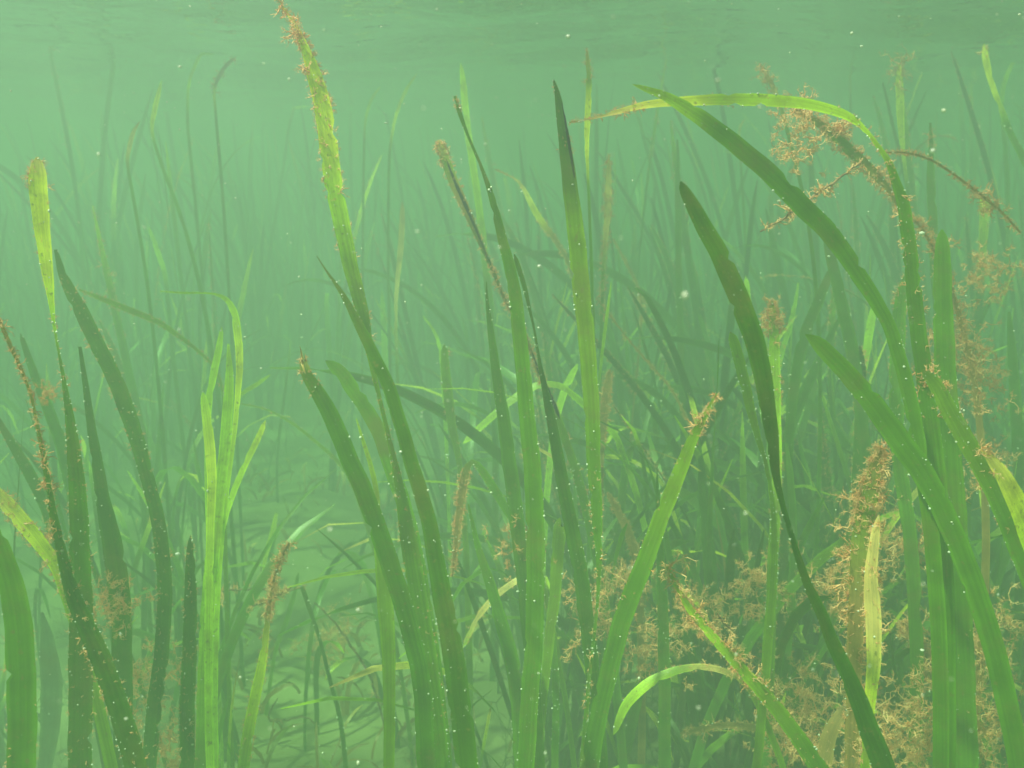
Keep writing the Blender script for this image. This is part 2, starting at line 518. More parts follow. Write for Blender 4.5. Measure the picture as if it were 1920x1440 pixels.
blade('green blade with a bitten ragged tip, left of the thread-tipped dark blade',
      [(566, 662, 14), (574, 700, 26), (598, 738, 36), (625, 790, 42), (650, 850, 44), (680, 915, 45), (700, 970, 46), (722, 1030, 47), (745, 1100, 47), (768, 1180, 45), (790, 1280, 45), (800, 1450, 45)],
      [(0, 'gold'), (.05, 'olive'), (.12, 'mid'), (1, 'mid')], [(0, .1, 500, 0.0016, False)], 300, tip='none', jag=True, ddep=-0.1)
blade('smooth green blade with a rounded tip bending left, just behind the bitten blade',
      [(610, 676, 16), (632, 692, 32), (655, 720, 36), (688, 770, 36), (715, 820, 38), (735, 880, 38), (755, 940, 36), (775, 1010, 34), (800, 1150, 34)],
      'mid', None, 120, wr=.0095)
blade('bright light-green blade standing upright at the lower edge left of the dark broad blade',
      [(668, 785, 3), (682, 830, 9), (697, 880, 12), (706, 930, 14), (708, 1000, 22), (716, 1060, 34), (722, 1120, 40), (727, 1200, 36), (730, 1300, 30), (729, 1450, 27)],
      [(0, 'bright'), (.3, 'olive'), (1, 'olive')], None, 150, tip='none')
blade('very long central green blade with a tan tuft on its dark pinched tip',
      [(853, 180, 8), (862, 212, 11), (880, 260, 7), (905, 320, 9), (925, 380, 17), (940, 440, 23), (955, 500, 28), (967, 560, 32), (975, 640, 36), (983, 720, 38), (990, 800, 40), (998, 880, 43), (1003, 960, 45), (1004, 1040, 46), (1004, 1100, 45), (1001, 1200, 44), (994, 1300, 44), (985, 1450, 42)],
      [(0, 'dark'), (.2, 'dark'), (.5, 'mid'), (1, 'mid')], [(0, .025, 700, 0.0018, False)], 260, tip='none')
blade('pointed blade narrowing to a needle tip, left of the very long central blade',
      [(912, 528, 3), (914, 570, 9), (920, 620, 16), (928, 680, 22), (937, 740, 28), (946, 800, 32), (954, 860, 35), (962, 920, 36), (972, 1000, 36), (985, 1120, 34)],
      'dark', None, 200, tip='none', wr=.0095)
blade('tall broad blade with a sharp slanting tip and a blackened edge near the top',
      [(1038, 150, 4), (1044, 172, 13), (1050, 205, 21), (1056, 250, 27), (1064, 310, 34), (1073, 380, 39), (1082, 460, 43), (1090, 540, 44), (1098, 620, 42), (1105, 700, 40), (1110, 780, 38), (1113, 860, 34), (1117, 930, 30), (1121, 1000, 22), (1123, 1060, 13), (1120, 1130, 8), (1113, 1200, 8), (1103, 1290, 9), (1095, 1400, 14), (1092, 1450, 16)],
      [(0, 'dark'), (.1, 'dark'), (.22, 'olive'), (.4, 'olive'), (.6, 'mid'), (1, 'mid')], [(0, .02, 500, 0.0012, False), (.08, .11, 300, .0018, False), (.55, .95, 150, .0018, False)], 420, mode='t', tip='none')
blade('smooth round-tipped blade curving from upper left down to the lower right edge, pinched half way',
      [(1276, 340, 18), (1290, 368, 32), (1320, 425, 42), (1350, 480, 46), (1380, 545, 50), (1405, 610, 50), (1425, 680, 46), (1438, 750, 40), (1448, 820, 32), (1455, 890, 20), (1466, 940, 13), (1480, 990, 13), (1495, 1040, 16), (1513, 1093, 22), (1540, 1150, 28), (1562, 1205, 32), (1600, 1290, 42), (1633, 1375, 50), (1662, 1450, 56)],
      'dark', None, 230, mode='r')
blade('short stubby round-tipped blade pressed against the left side of the pinched curving blade',
      [(1369, 622, 18), (1378, 645, 26), (1388, 685, 27), (1400, 735, 25), (1412, 785, 20), (1424, 830, 14), (1438, 880, 10), (1450, 960, 14), (1450, 1060, 20), (1440, 1200, 24)],
      'olive', None, 420, wr=.007, ddep=-.1)
blade('long smooth blade arching down to the right in front of the brown twig',
      [(1186, 158, 8), (1212, 167, 14), (1250, 182, 23), (1300, 212, 36), (1350, 247, 41), (1400, 288, 44), (1450, 332, 46), (1500, 382, 48), (1550, 432, 46), (1590, 485, 42), (1620, 530, 38), (1648, 575, 34), (1670, 620, 32), (1700, 720, 34), (1722, 830, 36)],
      [(0, 'bright'), (.1, 'bright'), (.2, 'mid'), (1, 'mid')], None, 220)
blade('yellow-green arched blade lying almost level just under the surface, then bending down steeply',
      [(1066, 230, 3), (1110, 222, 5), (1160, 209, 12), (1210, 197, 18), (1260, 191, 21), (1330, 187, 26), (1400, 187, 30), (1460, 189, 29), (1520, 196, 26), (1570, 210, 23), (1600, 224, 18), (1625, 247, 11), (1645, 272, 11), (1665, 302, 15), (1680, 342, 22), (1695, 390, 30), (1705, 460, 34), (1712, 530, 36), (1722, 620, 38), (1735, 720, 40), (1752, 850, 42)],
      [(0, 'brown'), (.05, 'gold'), (.17, 'yellow'), (.24, 'olive'), (.36, 'bright'), (.48, 'bright'), (.56, 'mid'), (1, 'mid')],  # yellow and bright tones also paint the light on the level stretch
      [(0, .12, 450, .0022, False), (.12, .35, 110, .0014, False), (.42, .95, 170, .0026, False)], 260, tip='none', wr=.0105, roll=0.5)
blade('brown blade thickly overgrown with pink algae, slanting down below the level yellow-green blade',
      [(1490, 205, 12), (1530, 228, 18), (1565, 255, 24), (1600, 288, 26), (1635, 322, 24), (1665, 355, 15), (1690, 395, 9), (1722, 420, 8), (1752, 470, 8), (1780, 530, 10), (1800, 600, 12), (1820, 680, 14), (1835, 780, 16)],
      [(0, 'brown'), (.15, 'olive'), (.4, 'brown'), (1, 'brown')],
      [(0, .16, 900, .006, True), (.1, .45, 600, .0042, False), (.42, 1, 520, .0036, False), (.45, 1, 160, .007, True)], 300, wr=.008)
blade('thin orange algae-covered strand drooping to the far right edge',
      [(1655, 286, 5), (1700, 287, 5), (1745, 300, 6), (1795, 332, 6), (1850, 374, 7), (1880, 400, 6), (1914, 437, 5)],
      'brown', [(0, 1, 500, .0026, False), (.55, .9, 220, .0065, True)], 150, wr=.002, loose=True)
blade('upright yellow-green blade with an algae wisp at its tip, above the brown overgrown blade',
      [(1686, 118, 8), (1686, 150, 17), (1688, 200, 19), (1690, 245, 15), (1694, 290, 9), (1702, 360, 8), (1712, 460, 10)],
      [(0, 'yellow'), (.5, 'yellow'), (.7, 'mid'), (1, 'mid')], [(0, .12, 350, .012, True)], 60, wr=.0105)
blade('dark sliver of a blade touching the left side of the upright yellow-green one',
      [(1655, 155, 4), (1664, 190, 7), (1675, 240, 8), (1688, 290, 8), (1700, 350, 8)], 'dark', None, 0, wr=.0055, tip='none')
blade('yellow-tipped blade slanting down out of the right edge near the surface',
      [(1845, 82, 12), (1850, 120, 16), (1860, 158, 13), (1876, 200, 13), (1895, 250, 15), (1918, 295, 17), (1950, 360, 18)],
      [(0, 'yellow'), (.3, 'yellow'), (.5, 'mid'), (1, 'mid')], [(0, .08, 300, .003, False)], 100, wr=.009)
blade('dark blade with a slim brown tip rising behind the orange strand',
      [(1744, 230, 5), (1746, 270, 10), (1745, 320, 18), (1748, 400, 22), (1752, 480, 24), (1760, 570, 26), (1770, 700, 26)],
      'dark', [(0, .1, 300, .003, False)], 60, wr=.0115, tip='none')
blade('shadowy blade descending from behind the long smooth arching blade',
      [(1548, 440, 18), (1562, 500, 26), (1578, 570, 29), (1594, 640, 31), (1606, 710, 31), (1618, 800, 30)], 'dark', None, 80, wr=.012)
blade('wide dim blade running straight down the right side, broadest of that cluster',
      [(1766, 430, 26), (1767, 500, 40), (1768, 570, 45), (1770, 640, 48), (1776, 760, 52), (1785, 900, 55), (1795, 1050, 57), (1802, 1200, 57), (1812, 1450, 57)], 'mid', [(0.3, .9, 60, .0022, False)], 200, wr=.0145)
blade('round-tipped blade bending from the middle right down to the right, free of growth',
      [(1510, 627, 16), (1535, 645, 36), (1570, 680, 43), (1610, 725, 48), (1650, 775, 53), (1690, 830, 57), (1725, 880, 56), (1760, 940, 53), (1792, 1010, 52), (1830, 1110, 52)],
      'mid', None, 200, wr=.0118)
blade('dim folded blade dropping behind the round-tipped bending blade',
      [(1560, 500, 12), (1545, 540, 22), (1520, 600, 27), (1503, 650, 28), (1490, 720, 26), (1481, 800, 24), (1476, 900, 22)], 'dark', None, 60, wr=.0115)
blade('yellow-spotted blade with a pink algae crest at its tip, slanting to the right edge',
      [(1728, 694, 22), (1755, 722, 35), (1785, 780, 41), (1820, 840, 45), (1850, 890, 49), (1880, 950, 53), (1910, 1020, 54), (1945, 1110, 54)],
      [(0, 'olive'), (.4, 'olive'), (.7, 'mid'), (1, 'mid')], [(0, .12, 420, .0032, False), (.1, .9, 120, .0018, False)], 460, wr=.0118)
blade('glowing golden blade cut off by the right edge of the view',
      [(1838, 842, 8), (1862, 866, 26), (1888, 905, 40), (1915, 962, 48), (1945, 1040, 50)], [(0, 'gold'), (.5, 'yellow'), (1, 'bright')], [(0, .3, 250, .004, False)], 100, wr=.0125, roll=.7)
blade('upright blunt-topped blade with algae on both edges, beside the wide dim blade',
      [(1696, 515, 8), (1690, 555, 26), (1684, 620, 34), (1682, 700, 36), (1681, 780, 35), (1686, 860, 34), (1700, 960, 34)],
      'mid', [(0, .15, 380, .003, False), (.1, 1, 190, .002, False)], 200, wr=.0115)
blade('yellow-green upright blade topped by a bushy tan algae plume',
      [(1447, 560, 12), (1450, 605, 22), (1452, 650, 26), (1453, 700, 27), (1455, 780, 25), (1457, 850, 23), (1455, 950, 24), (1449, 1050, 26), (1444, 1200, 26), (1438, 1450, 22)],
      [(0, 'olive'), (.3, 'bright'), (.5, 'olive'), (1, 'mid')], [(0, .08, 1100, .0034, False), (0, .1, 420, .006, True), (.1, .8, 190, .0022, False)], 300, wr=.0085)
blade('small bright blunt leaf tip peeping out behind the curving blade above the plume',
      [(1398, 517, 8), (1401, 545, 15), (1403, 590, 16), (1410, 640, 14), (1425, 720, 16), (1434, 800, 14)], 'bright', None, 40, wr=.008)
blade('slim bright leaf leaning right of the bushy plume',
      [(1497, 530, 4), (1491, 568, 9), (1480, 615, 13), (1468, 655, 12), (1460, 700, 12), (1456, 800, 12)], 'bright', None, 40, wr=.0075, tip='none')
blade('short glowing lime leaf between the two dim blades on the right',
      [(1641, 562, 8), (1634, 600, 19), (1626, 650, 19), (1619, 700, 16), (1612, 780, 16)], 'bright', None, 60, wr=.01, roll=.4)
blade('narrow blade with a shaggy algae head standing under the round-tipped bending blade',
      [(1612, 648, 12), (1615, 700, 22), (1612, 780, 24), (1608, 860, 24), (1603, 960, 22), (1598, 1060, 22)],
      'dark', [(0, .3, 480, .0034, False), (.3, 1, 260, .0024, False)], 260, wr=.0095)
blade('thick olive blade with a large bushy brown algae head at the lower right',
      [(1652, 838, 14), (1641, 880, 32), (1628, 940, 44), (1616, 1000, 46), (1610, 1080, 44), (1604, 1180, 40), (1600, 1300, 36), (1596, 1450, 34)],
      [(0, 'brown'), (.2, 'olive'), (.5, 'brown'), (1, 'brown')], [(0, .22, 1500, .0036, False), (0, .5, 420, .006, True), (.2, 1, 500, .003, False)], 420, wr=.0105)
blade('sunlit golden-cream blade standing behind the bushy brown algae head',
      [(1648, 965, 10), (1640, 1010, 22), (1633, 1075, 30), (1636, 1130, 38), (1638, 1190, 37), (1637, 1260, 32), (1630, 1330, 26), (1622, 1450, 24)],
      [(0, 'gold'), (.45, 'gold'), (.7, 'yellow'), (1, 'olive')], [(0, 1, 240, .003, False)], 200, wr=.0115, roll=.75)  # gold and yellow put the sunlight on this blade into its colour
blade('drooping brown blade smothered in feathery algae at the lower right corner',
      [(1690, 1165, 16), (1715, 1190, 20), (1740, 1240, 22), (1765, 1300, 22), (1800, 1370, 24), (1835, 1450, 24)],
      'brown', [(0, .35, 1500, .0042, False), (0, 1, 420, .008, True), (.2, 1, 420, .0034, False)], 300, wr=.0085)
blade('slanting blade with pink algae lumps on its upper edge, leaning right above the bottom centre',
      [(1344, 738, 5), (1322, 780, 14), (1300, 822, 25), (1280, 870, 33), (1256, 930, 38), (1236, 980, 40), (1214, 1040, 43), (1190, 1100, 45), (1165, 1170, 46), (1146, 1240, 45), (1130, 1310, 44), (1115, 1380, 44), (1104, 1450, 44)],
      [(0, 'olive'), (.3, 'olive'), (.5, 'mid'), (1, 'dark')], [(0, .12, 800, .0026, False), (0, .08, 220, .006, True), (.12, .6, 70, .0016, False)], 300, tip='none')
blade('straight dark narrow blade with a needle tip rising right of the slanting algae-lumped blade',
      [(1232, 880, 3), (1234, 960, 12), (1238, 1030, 18), (1241, 1100, 24), (1244, 1200, 28), (1246, 1300, 30), (1246, 1450, 30)], 'dark', None, 140, wr=.009, tip='none')
blade('twisted blade squeezed thread-thin in its upper third, right of the very long central blade',
      [(964, 476, 12), (972, 500, 14), (984, 540, 12), (993, 580, 7), (1002, 620, 5), (1012, 680, 8), (1026, 750, 20), (1040, 820, 27), (1052, 890, 31), (1066, 960, 34), (1080, 1030, 37), (1092, 1100, 38), (1102, 1180, 36), (1115, 1300, 34)],
      [(0, 'olive'), (.2, 'dark'), (1, 'dark')], None, 420, mode='r', wr=.0095)
blade('square-cut blade stub with a torn top in front of the lower centre',
      [(1050, 974, 28), (1048, 1010, 32), (1044, 1060, 30), (1040, 1120, 28), (1030, 1200, 26), (1020, 1300, 20), (1010, 1450, 14)],
      'olive', [(0, .03, 500, .0015, False)], 320, tip='none', jag=True, wr=.0095)
blade('leaning blade with a shaggy orange tip and black stripe, crossing behind the long central blade',
      [(822, 262, 16), (835, 300, 23), (850, 340, 25), (868, 380, 22), (888, 425, 17), (905, 465, 12), (925, 510, 9), (945, 558, 8), (962, 590, 7), (985, 630, 8), (1003, 680, 10), (1020, 720, 10), (1042, 770, 16), (1062, 830, 20), (1085, 900, 22), (1105, 980, 24)],
      [(0, 'gold'), (.06, 'olive'), (.15, 'brown'), (.3, 'dark'), (.5, 'brown'), (.62, 'brown'), (.75, 'olive'), (1, 'mid')],
      [(0, .07, 1300, .003, False), (.05, .35, 260, .0026, False), (.33, .66, 700, .003, False), (.66, 1, 160, .002, False)], 380, mode='r', wr=.0085)
blade('folded blade bent over like a hook, its hanging tip wrapped in pink algae',
      [(848, 1082, 4), (855, 1025, 11), (861, 965, 17), (868, 912, 20), (878, 872, 16), (890, 868, 15), (905, 884, 19), (930, 922, 22), (956, 966, 19), (982, 1000, 13), (1004, 1040, 9), (1020, 1100, 9), (1034, 1180, 14), (1042, 1290, 17), (1040, 1450, 17)],
      [(0, 'brown'), (.2, 'brown'), (.27, 'mid'), (1, 'mid')], [(0, .24, 1200, .0024, False), (.24, .7, 90, .0014, False)], 260, wr=.0068, tip='none')
blade('slim blade widening downwards, between the dark broad blade and the long central blade',
      [(878, 945, 5), (895, 1020, 15), (914, 1080, 24), (935, 1150, 31), (955, 1220, 35), (970, 1300, 37), (978, 1450, 37)], 'mid', None, 130, wr=.0105, tip='none')
blade('fuzzy brown leaf tip half hidden behind the tall slanting-tipped blade',
      [(1143, 692, 10), (1138, 735, 20), (1131, 790, 20), (1126, 850, 18), (1124, 950, 18)], 'brown', [(0, .6, 1100, .0026, False), (.5, 1, 300, .002, False)], 200, wr=.0085)
blade('yellow blade with a crumbling orange tip standing at the far left',
      [(70, 294, 26), (71, 335, 35), (75, 395, 34), (82, 455, 28), (90, 515, 22), (96, 565, 12), (103, 620, 6), (114, 680, 6), (124, 740, 12), (134, 810, 22), (142, 880, 30), (147, 960, 36), (150, 1040, 40), (152, 1150, 44), (151, 1260, 46), (150, 1450, 46)],
      [(0, 'gold'), (.04, 'yellow'), (.18, 'yellow'), (.26, 'bright'), (.33, 'mid'), (1, 'dark')], [(0, .05, 700, .002, False), (.05, .3, 220, .0014, False), (.3, 1, 200, .0016, False)], 650, ws=1.2, tip='round')
blade('long dim blade with algae-dotted edges, leaning right beside the yellow far-left blade',
      [(104, 468, 8), (120, 520, 22), (150, 580, 34), (180, 640, 36), (210, 700, 37), (235, 760, 38), (255, 820, 36), (272, 880, 33), (288, 940, 33), (300, 1000, 34), (308, 1080, 35), (308, 1150, 35), (302, 1230, 35), (290, 1320, 36), (278, 1450, 36)],
      'dark', [(.05, 1, 190, .0020, False)], 260, wr=.0108, tip='none')
blade('thin ragged strand dotted with algae tufts, entering from the left edge and widening below',
      [(-6, 590, 9), (18, 645, 10), (42, 698, 8), (60, 750, 6), (74, 820, 9), (86, 880, 13), (98, 955, 18), (114, 1030, 24), (132, 1100, 32), (155, 1160, 42), (180, 1215, 47), (206, 1280, 49), (230, 1350, 51), (258, 1450, 52)],
      [(0, 'brown'), (.35, 'dark'), (1, 'dark')], [(0, .5, 420, .0030, False), (.5, 1, 170, .0020, False)], 550, mode='r', tip='none')
blade('short dark blade slanting in from the left edge below the ragged strand',
      [(-8, 778, 12), (20, 828, 20), (45, 870, 26), (70, 915, 28), (92, 968, 28), (112, 1040, 28)], 'dark', [(0, 1, 130, .002, False)], 200, wr=.0095)
blade('orange-yellow blade crossing the left edge, its face scabbed with algae',
      [(-30, 905, 30), (12, 945, 36), (48, 985, 38), (82, 1028, 34), (108, 1068, 30), (128, 1125, 28)],
      [(0, 'gold'), (.5, 'yellow'), (1, 'olive')], [(0, 1, 420, .0028, False)], 300, wr=.011, roll=.6)
blade('widest smooth green blade in the lower left corner',
      [(-14, 985, 34), (8, 1050, 50), (28, 1130, 60), (38, 1220, 66), (41, 1320, 67), (40, 1450, 66)], 'mid', [(.3, 1, 120, .0013, False)], 120, wr=.0122)
blade('pale leaf with an orange rim between two big blades of the lower left corner',
      [(78, 1148, 6), (87, 1190, 28), (93, 1245, 44), (97, 1300, 50), (93, 1370, 44), (84, 1450, 30)], 'pale', None, 60, wr=.019, tip='none')
blade('dim slender blade widening downwards behind the algae-dotted left blades',
      [(150, 650, 8), (160, 720, 14), (170, 790, 20), (181, 860, 26), (192, 930, 33), (206, 1000, 44), (220, 1080, 50), (228, 1180, 48), (230, 1300, 46)], 'dark', None, 120, wr=.0138, tip='none')
blade('soft green blade seen between the ragged strand and the yellow far-left blade',
      [(38, 625, 10), (64, 700, 20), (90, 765, 26), (115, 835, 29), (136, 925, 31), (150, 1020, 31)], 'mid', None, 50, wr=.012)
blade('stiff upright blade with a ragged brown top and tufted left edge, lower left',
      [(357, 1004, 8), (357, 1040, 20), (357, 1110, 29), (356, 1200, 34), (352, 1300, 36), (350, 1450, 36)], 'dark', [(0, .08, 400, .002, False), (.08, 1, 230, .0018, False)], 300, wr=.0095)
blade('thin green strand arching down to the right behind the bitten blade',
      [(452, 757, 4), (500, 768, 5), (550, 795, 7), (600, 835, 8), (640, 873, 10), (668, 925, 12), (690, 990, 12)], 'olive', [(0, 1, 120, .0014, False)], 120, wr=.0055, tip='none')
blade('blunt-topped dim blade standing alone in open water left of the pointed blade',
      [(833, 645, 16), (835, 690, 22), (840, 740, 24), (848, 800, 21), (858, 850, 15), (866, 910, 12), (872, 1000, 14)], 'olive', [(0, 1, 70, .003, False)], 160, wr=.0095)
blade('thin curled sliver leaning onto the blunt-topped dim blade',
      [(793, 593, 3), (808, 612, 5), (820, 635, 8), (827, 670, 9), (832, 740, 9)], 'bright', None, 30, wr=.005, tip='none')
blade('faint soft blade rising behind the tan-tufted tip of the longest central blade',
      [(864, 118, 6), (869, 160, 16), (874, 220, 17), (882, 280, 17), (890, 330, 18), (902, 420, 18), (915, 540, 18)], [(0, 'bright'), (.4, 'bright'), (1, 'mid')], None, 0, wr=0.0095)
blade('distant upright yellow blade with a brownish slender tip, right of the slanting-tipped blade',
      [(1100, 88, 5), (1103, 130, 12), (1104, 170, 15), (1102, 220, 15), (1100, 265, 12), (1102, 320, 7), (1106, 420, 7)],
      [(0, 'brown'), (.2, 'olive'), (.3, 'yellow'), (.6, 'yellow'), (.8, 'mid'), (1, 'mid')], [(0, .2, 160, .003, False)], 0, wr=0.0053)
blade('orange-yellow leaf wrapped in fuzz, upright below the tip of the level arched blade',
      [(1142, 292, 6), (1141, 340, 14), (1140, 390, 17), (1136, 440, 12), (1131, 510, 9), (1128, 600, 8)], [(0, 'gold'), (.5, 'gold'), (.7, 'olive'), (1, 'mid')], [(0, 1, 420, .0042, False)], 60, wr=.0085)
blade('yellow leaf with curled thread tip slanting towards the tall slanting-tipped blade',
      [(928, 317, 3), (968, 337, 5), (985, 360, 11), (1000, 390, 15), (1020, 422, 15), (1045, 455, 12), (1072, 510, 10), (1090, 600, 10)], [(0, 'brown'), (.15, 'gold'), (.35, 'yellow'), (.5, 'brown'), (1, 'mid')], [(0, .2, 300, .002, False), (.35, 1, 420, .0028, False)], 60, wr=.008, tip='none')
blade('faint straight grey-green blade standing alone left of the round-tipped curving blade',
      [(1270, 262, 4), (1271, 300, 9), (1271, 370, 14), (1272, 480, 15), (1275, 600, 16), (1278, 720, 15), (1282, 850, 14)], 'dark', None, 30, wr=.0092, tip='none')
blade('pale tan upright blade, faint in open water left of the shaggy orange tip',
      [(754, 378, 8), (754, 420, 14), (750, 480, 14), (744, 540, 10), (742, 600, 8), (745, 700, 8)], [(0, 'brown'), (.5, 'gold'), (1, 'mid')], None, 0, wr=0.0084)
blade('glowing lime leaf arched over behind the foot of the central blades',
      [(868, 832, 14), (915, 788, 17), (960, 750, 18), (1005, 723, 17), (1045, 722, 15), (1076, 742, 17), (1110, 772, 18), (1150, 812, 17), (1175, 870, 16)], 'bright', None, 60, wr=.0095, roll=.6)
blade('short lime leaf tip crossing the arched lime leaf',
      [(1083, 682, 10), (1068, 712, 18), (1054, 745, 18), (1040, 800, 16), (1030, 880, 16)], 'bright', None, 30, wr=.0095, roll=.4)
blade('yellow thread-edged strip curving out from behind the tall slanting-tipped blade',
      [(1130, 856, 11), (1170, 859, 11), (1205, 875, 8), (1240, 905, 8), (1262, 960, 9)], 'yellow', None, 60, wr=.006, roll=.6)
blade('golden arched blade bridging the gap between the dark broad blade and the long central blade',
      [(868, 1215, 9), (893, 1162, 14), (925, 1122, 15), (960, 1094, 15), (990, 1080, 14), (1015, 1095, 14), (1030, 1150, 14)],
      [(0, 'bright'), (.2, 'gold'), (.7, 'gold'), (1, 'olive')], [(0, .8, 260, .0018, False)], 160, wr=.0068, roll=.7)
blade('lime blade curling up from the bottom edge with an orange lit rim',
      [(1150, 1378, 12), (1172, 1325, 23), (1208, 1287, 25), (1250, 1263, 21), (1300, 1251, 17), (1350, 1256, 15), (1398, 1282, 15), (1425, 1330, 15)], [(0, 'olive'), (.3, 'bright'), (.5, 'olive'), (.65, 'gold'), (1, 'olive')], [(.3, 1, 200, .002, False)], 100, wr=.0085, roll=.6)
blade('long diagonal blade overhung with pink algae, running to the bottom edge right of centre',
      [(1250, 1062, 8), (1282, 1125, 16), (1320, 1175, 21), (1360, 1220, 25), (1400, 1265, 30), (1440, 1310, 34), (1480, 1360, 38), (1515, 1410, 42), (1545, 1455, 44)],
      [(0, 'olive'), (.3, 'bright'), (.7, 'olive'), (1, 'mid')], [(0, .6, 560, .0036, False), (0, .5, 160, .0065, True), (.6, 1, 200, .002, False)], 220, wr=.0098, tip='none')
blade('lime arched leaf behind the pinched curving blade near the bottom',
      [(1432, 1214, 7), (1458, 1192, 13), (1498, 1178, 14), (1535, 1182, 14), (1572, 1205, 13), (1590, 1260, 13)], 'bright', None, 40, wr=.0082, roll=.6)
blade('feathery pink-tipped narrow blade over the sandy patch, bending left to the bottom edge',
      [(543, 1018, 7), (522, 1060, 9), (508, 1120, 9), (500, 1180, 14), (492, 1240, 22), (480, 1300, 27), (466, 1370, 29), (455, 1450, 29)],
      [(0, 'brown'), (.3, 'brown'), (.5, 'yellow'), (1, 'olive')], [(0, .35, 1100, .0034, False), (.3, 1, 260, .0022, False)], 240, wr=.0085, tip='none')
blade('short slim green leaf crossing the feathery pink-tipped blade',
      [(560, 1073, 7), (550, 1120, 11), (535, 1170, 11), (518, 1215, 9), (505, 1290, 9)], 'olive', None, 40, wr=.006)
blade('bare dark stalk leaning over the sandy patch with a frayed top',
      [(566, 1100, 11), (580, 1140, 11), (600, 1200, 9), (620, 1280, 10), (638, 1350, 11), (650, 1450, 12)], 'dark', [(0, .05, 300, .002, False)], 160, wr=.0048, tip='none')
blade('short yellow leaf end with a white glint hanging in front of the sandy hollow',
      [(518, 962, 7), (511, 998, 14), (499, 1040, 11), (492, 1075, 4)], 'yellow', None, 20, wr=.008, loose=True, tip='none')
blade('very slim dark blade with a needle tip right of the stiff upright blade',
      [(430, 1082, 3), (428, 1140, 10), (426, 1200, 14), (425, 1300, 17), (420, 1450, 17)], 'dark', None, 60, wr=.0085, tip='none')
blade('bronze blade leaning right beneath the tall slanting-tipped blade',
      [(1138, 922, 12), (1162, 965, 20), (1182, 1008, 22), (1195, 1060, 20), (1200, 1140, 20)], 'brown', [(0, 1, 420, .0024, False)], 120, wr=.0085)
blade('curled reddish-brown leaf rising from the bottom edge at the lower right',
      [(1610, 1312, 16), (1576, 1342, 30), (1552, 1390, 37), (1542, 1455, 38)], 'brown', [(0, 1, 200, .002, False)], 60, wr=.0115, roll=.4)
blade('dim arching blade in the gap left of the stubby round-tipped blade',
      [(1155, 704, 8), (1205, 722, 15), (1250, 758, 17), (1288, 808, 17), (1315, 880, 17), (1330, 980, 17)], 'dark', None, 20, wr=.0098)
blade('brown thread-like strand with tiny tufts running diagonally across the middle',
      [(1118, 558, 3), (1150, 600, 4), (1185, 645, 4), (1225, 690, 5), (1262, 735, 6), (1290, 790, 6)], 'brown', [(0, 1, 260, .0024, False)], 30, wr=.0028, tip='none')
blade('drooping brown filament with a small algae knot, left of the faint straight blade',
      [(1150, 448, 5), (1175, 495, 7), (1195, 535, 7), (1203, 580, 5), (1199, 650, 4), (1190, 740, 5)], 'brown', [(0, 1, 200, .0028, False), (.4, .6, 400, .006, True)], 20, wr=.0045, tip='none')
blade('broken dead leaf strip lying level behind the bottom of the long diagonal blade',
      [(1275, 1376, 12), (1345, 1361, 14), (1415, 1364, 17), (1482, 1374, 12)], 'brown', [(0, 1, 420, .0034, False)], 120, wr=.0058, loose=True)
blade('bright lime blade segment standing at the bottom edge under the long diagonal blade',
      [(1431, 1290, 12), (1432, 1340, 17), (1433, 1400, 19), (1432, 1455, 19)], 'bright', None, 40, wr=.0085)
blade('dim olive blade curving down right of the open gap near the sunlit cream blade',
      [(1588, 955, 8), (1566, 1005, 17), (1545, 1055, 18), (1528, 1115, 18), (1515, 1200, 18)], 'dark', [(0, 1, 90, .002, False)], 60, wr=.0085)
blade('small golden leaf with a thread end above the foot of the twisted blade',
      [(1006, 838, 3), (1022, 848, 8), (1045, 862, 9), (1070, 880, 10), (1088, 900, 8)], [(0, 'gold'), (.5, 'gold'), (.7, 'dark'), (1, 'brown')], [(.6, 1, 500, .0018, False)], 60, wr=.0042, loose=True, tip='none')
blade('far yellow leaf tip in open water at the upper left, upright',
      [(303, 150, 5), (296, 180, 11), (289, 210, 12), (285, 245, 8), (300, 300, 8), (330, 380, 9)], [(0, 'bright'), (.1, 'yellow'), (.3, 'yellow'), (.5, 'mid'), (1, 'mid')], None, 0, wr=0.0062)
blade('far orange leaf tip bending right, above the lone far-left yellow blade',
      [(263, 226, 4), (250, 248, 10), (243, 275, 11), (239, 305, 8), (248, 360, 8), (262, 440, 8)], [(0, 'brown'), (.1, 'gold'), (.25, 'gold'), (.45, 'mid'), (1, 'mid')], None, 0, wr=0.0056)
blade('far fuzzy orange leaf curving right near the surface at upper left',
      [(443, 106, 5), (425, 122, 9), (410, 145, 9), (402, 170, 7), (405, 220, 7), (412, 300, 8)], [(0, 'brown'), (.3, 'brown'), (.4, 'yellow'), (.6, 'mid'), (1, 'mid')], [(0, .4, 160, .006, False)], 0, wr=0.0055)
blade('far lime leaf bending right beside the fuzzy orange one',
      [(402, 74, 3), (380, 95, 7), (365, 125, 8), (354, 160, 7), (352, 230, 7), (360, 320, 8)], [(0, 'bright'), (.4, 'bright'), (.6, 'mid'), (1, 'mid')], None, 0, wr=0.0053)
blade('far slender lime leaf curving right, between the algae-fringed blade and the shaggy orange tip',
      [(782, 138, 3), (765, 162, 8), (750, 195, 8), (738, 235, 7), (730, 300, 7), (728, 400, 7)], [(0, 'bright'), (.4, 'yellow'), (.6, 'mid'), (1, 'mid')], None, 0, wr=0.0053)
blade('far small lime leaf left of the slender curving one',
      [(714, 162, 3), (700, 180, 7), (690, 205, 7), (684, 240, 6), (682, 320, 6)], [(0, 'bright'), (.4, 'bright'), (.7, 'mid'), (1, 'mid')], None, 0, wr=0.0051)
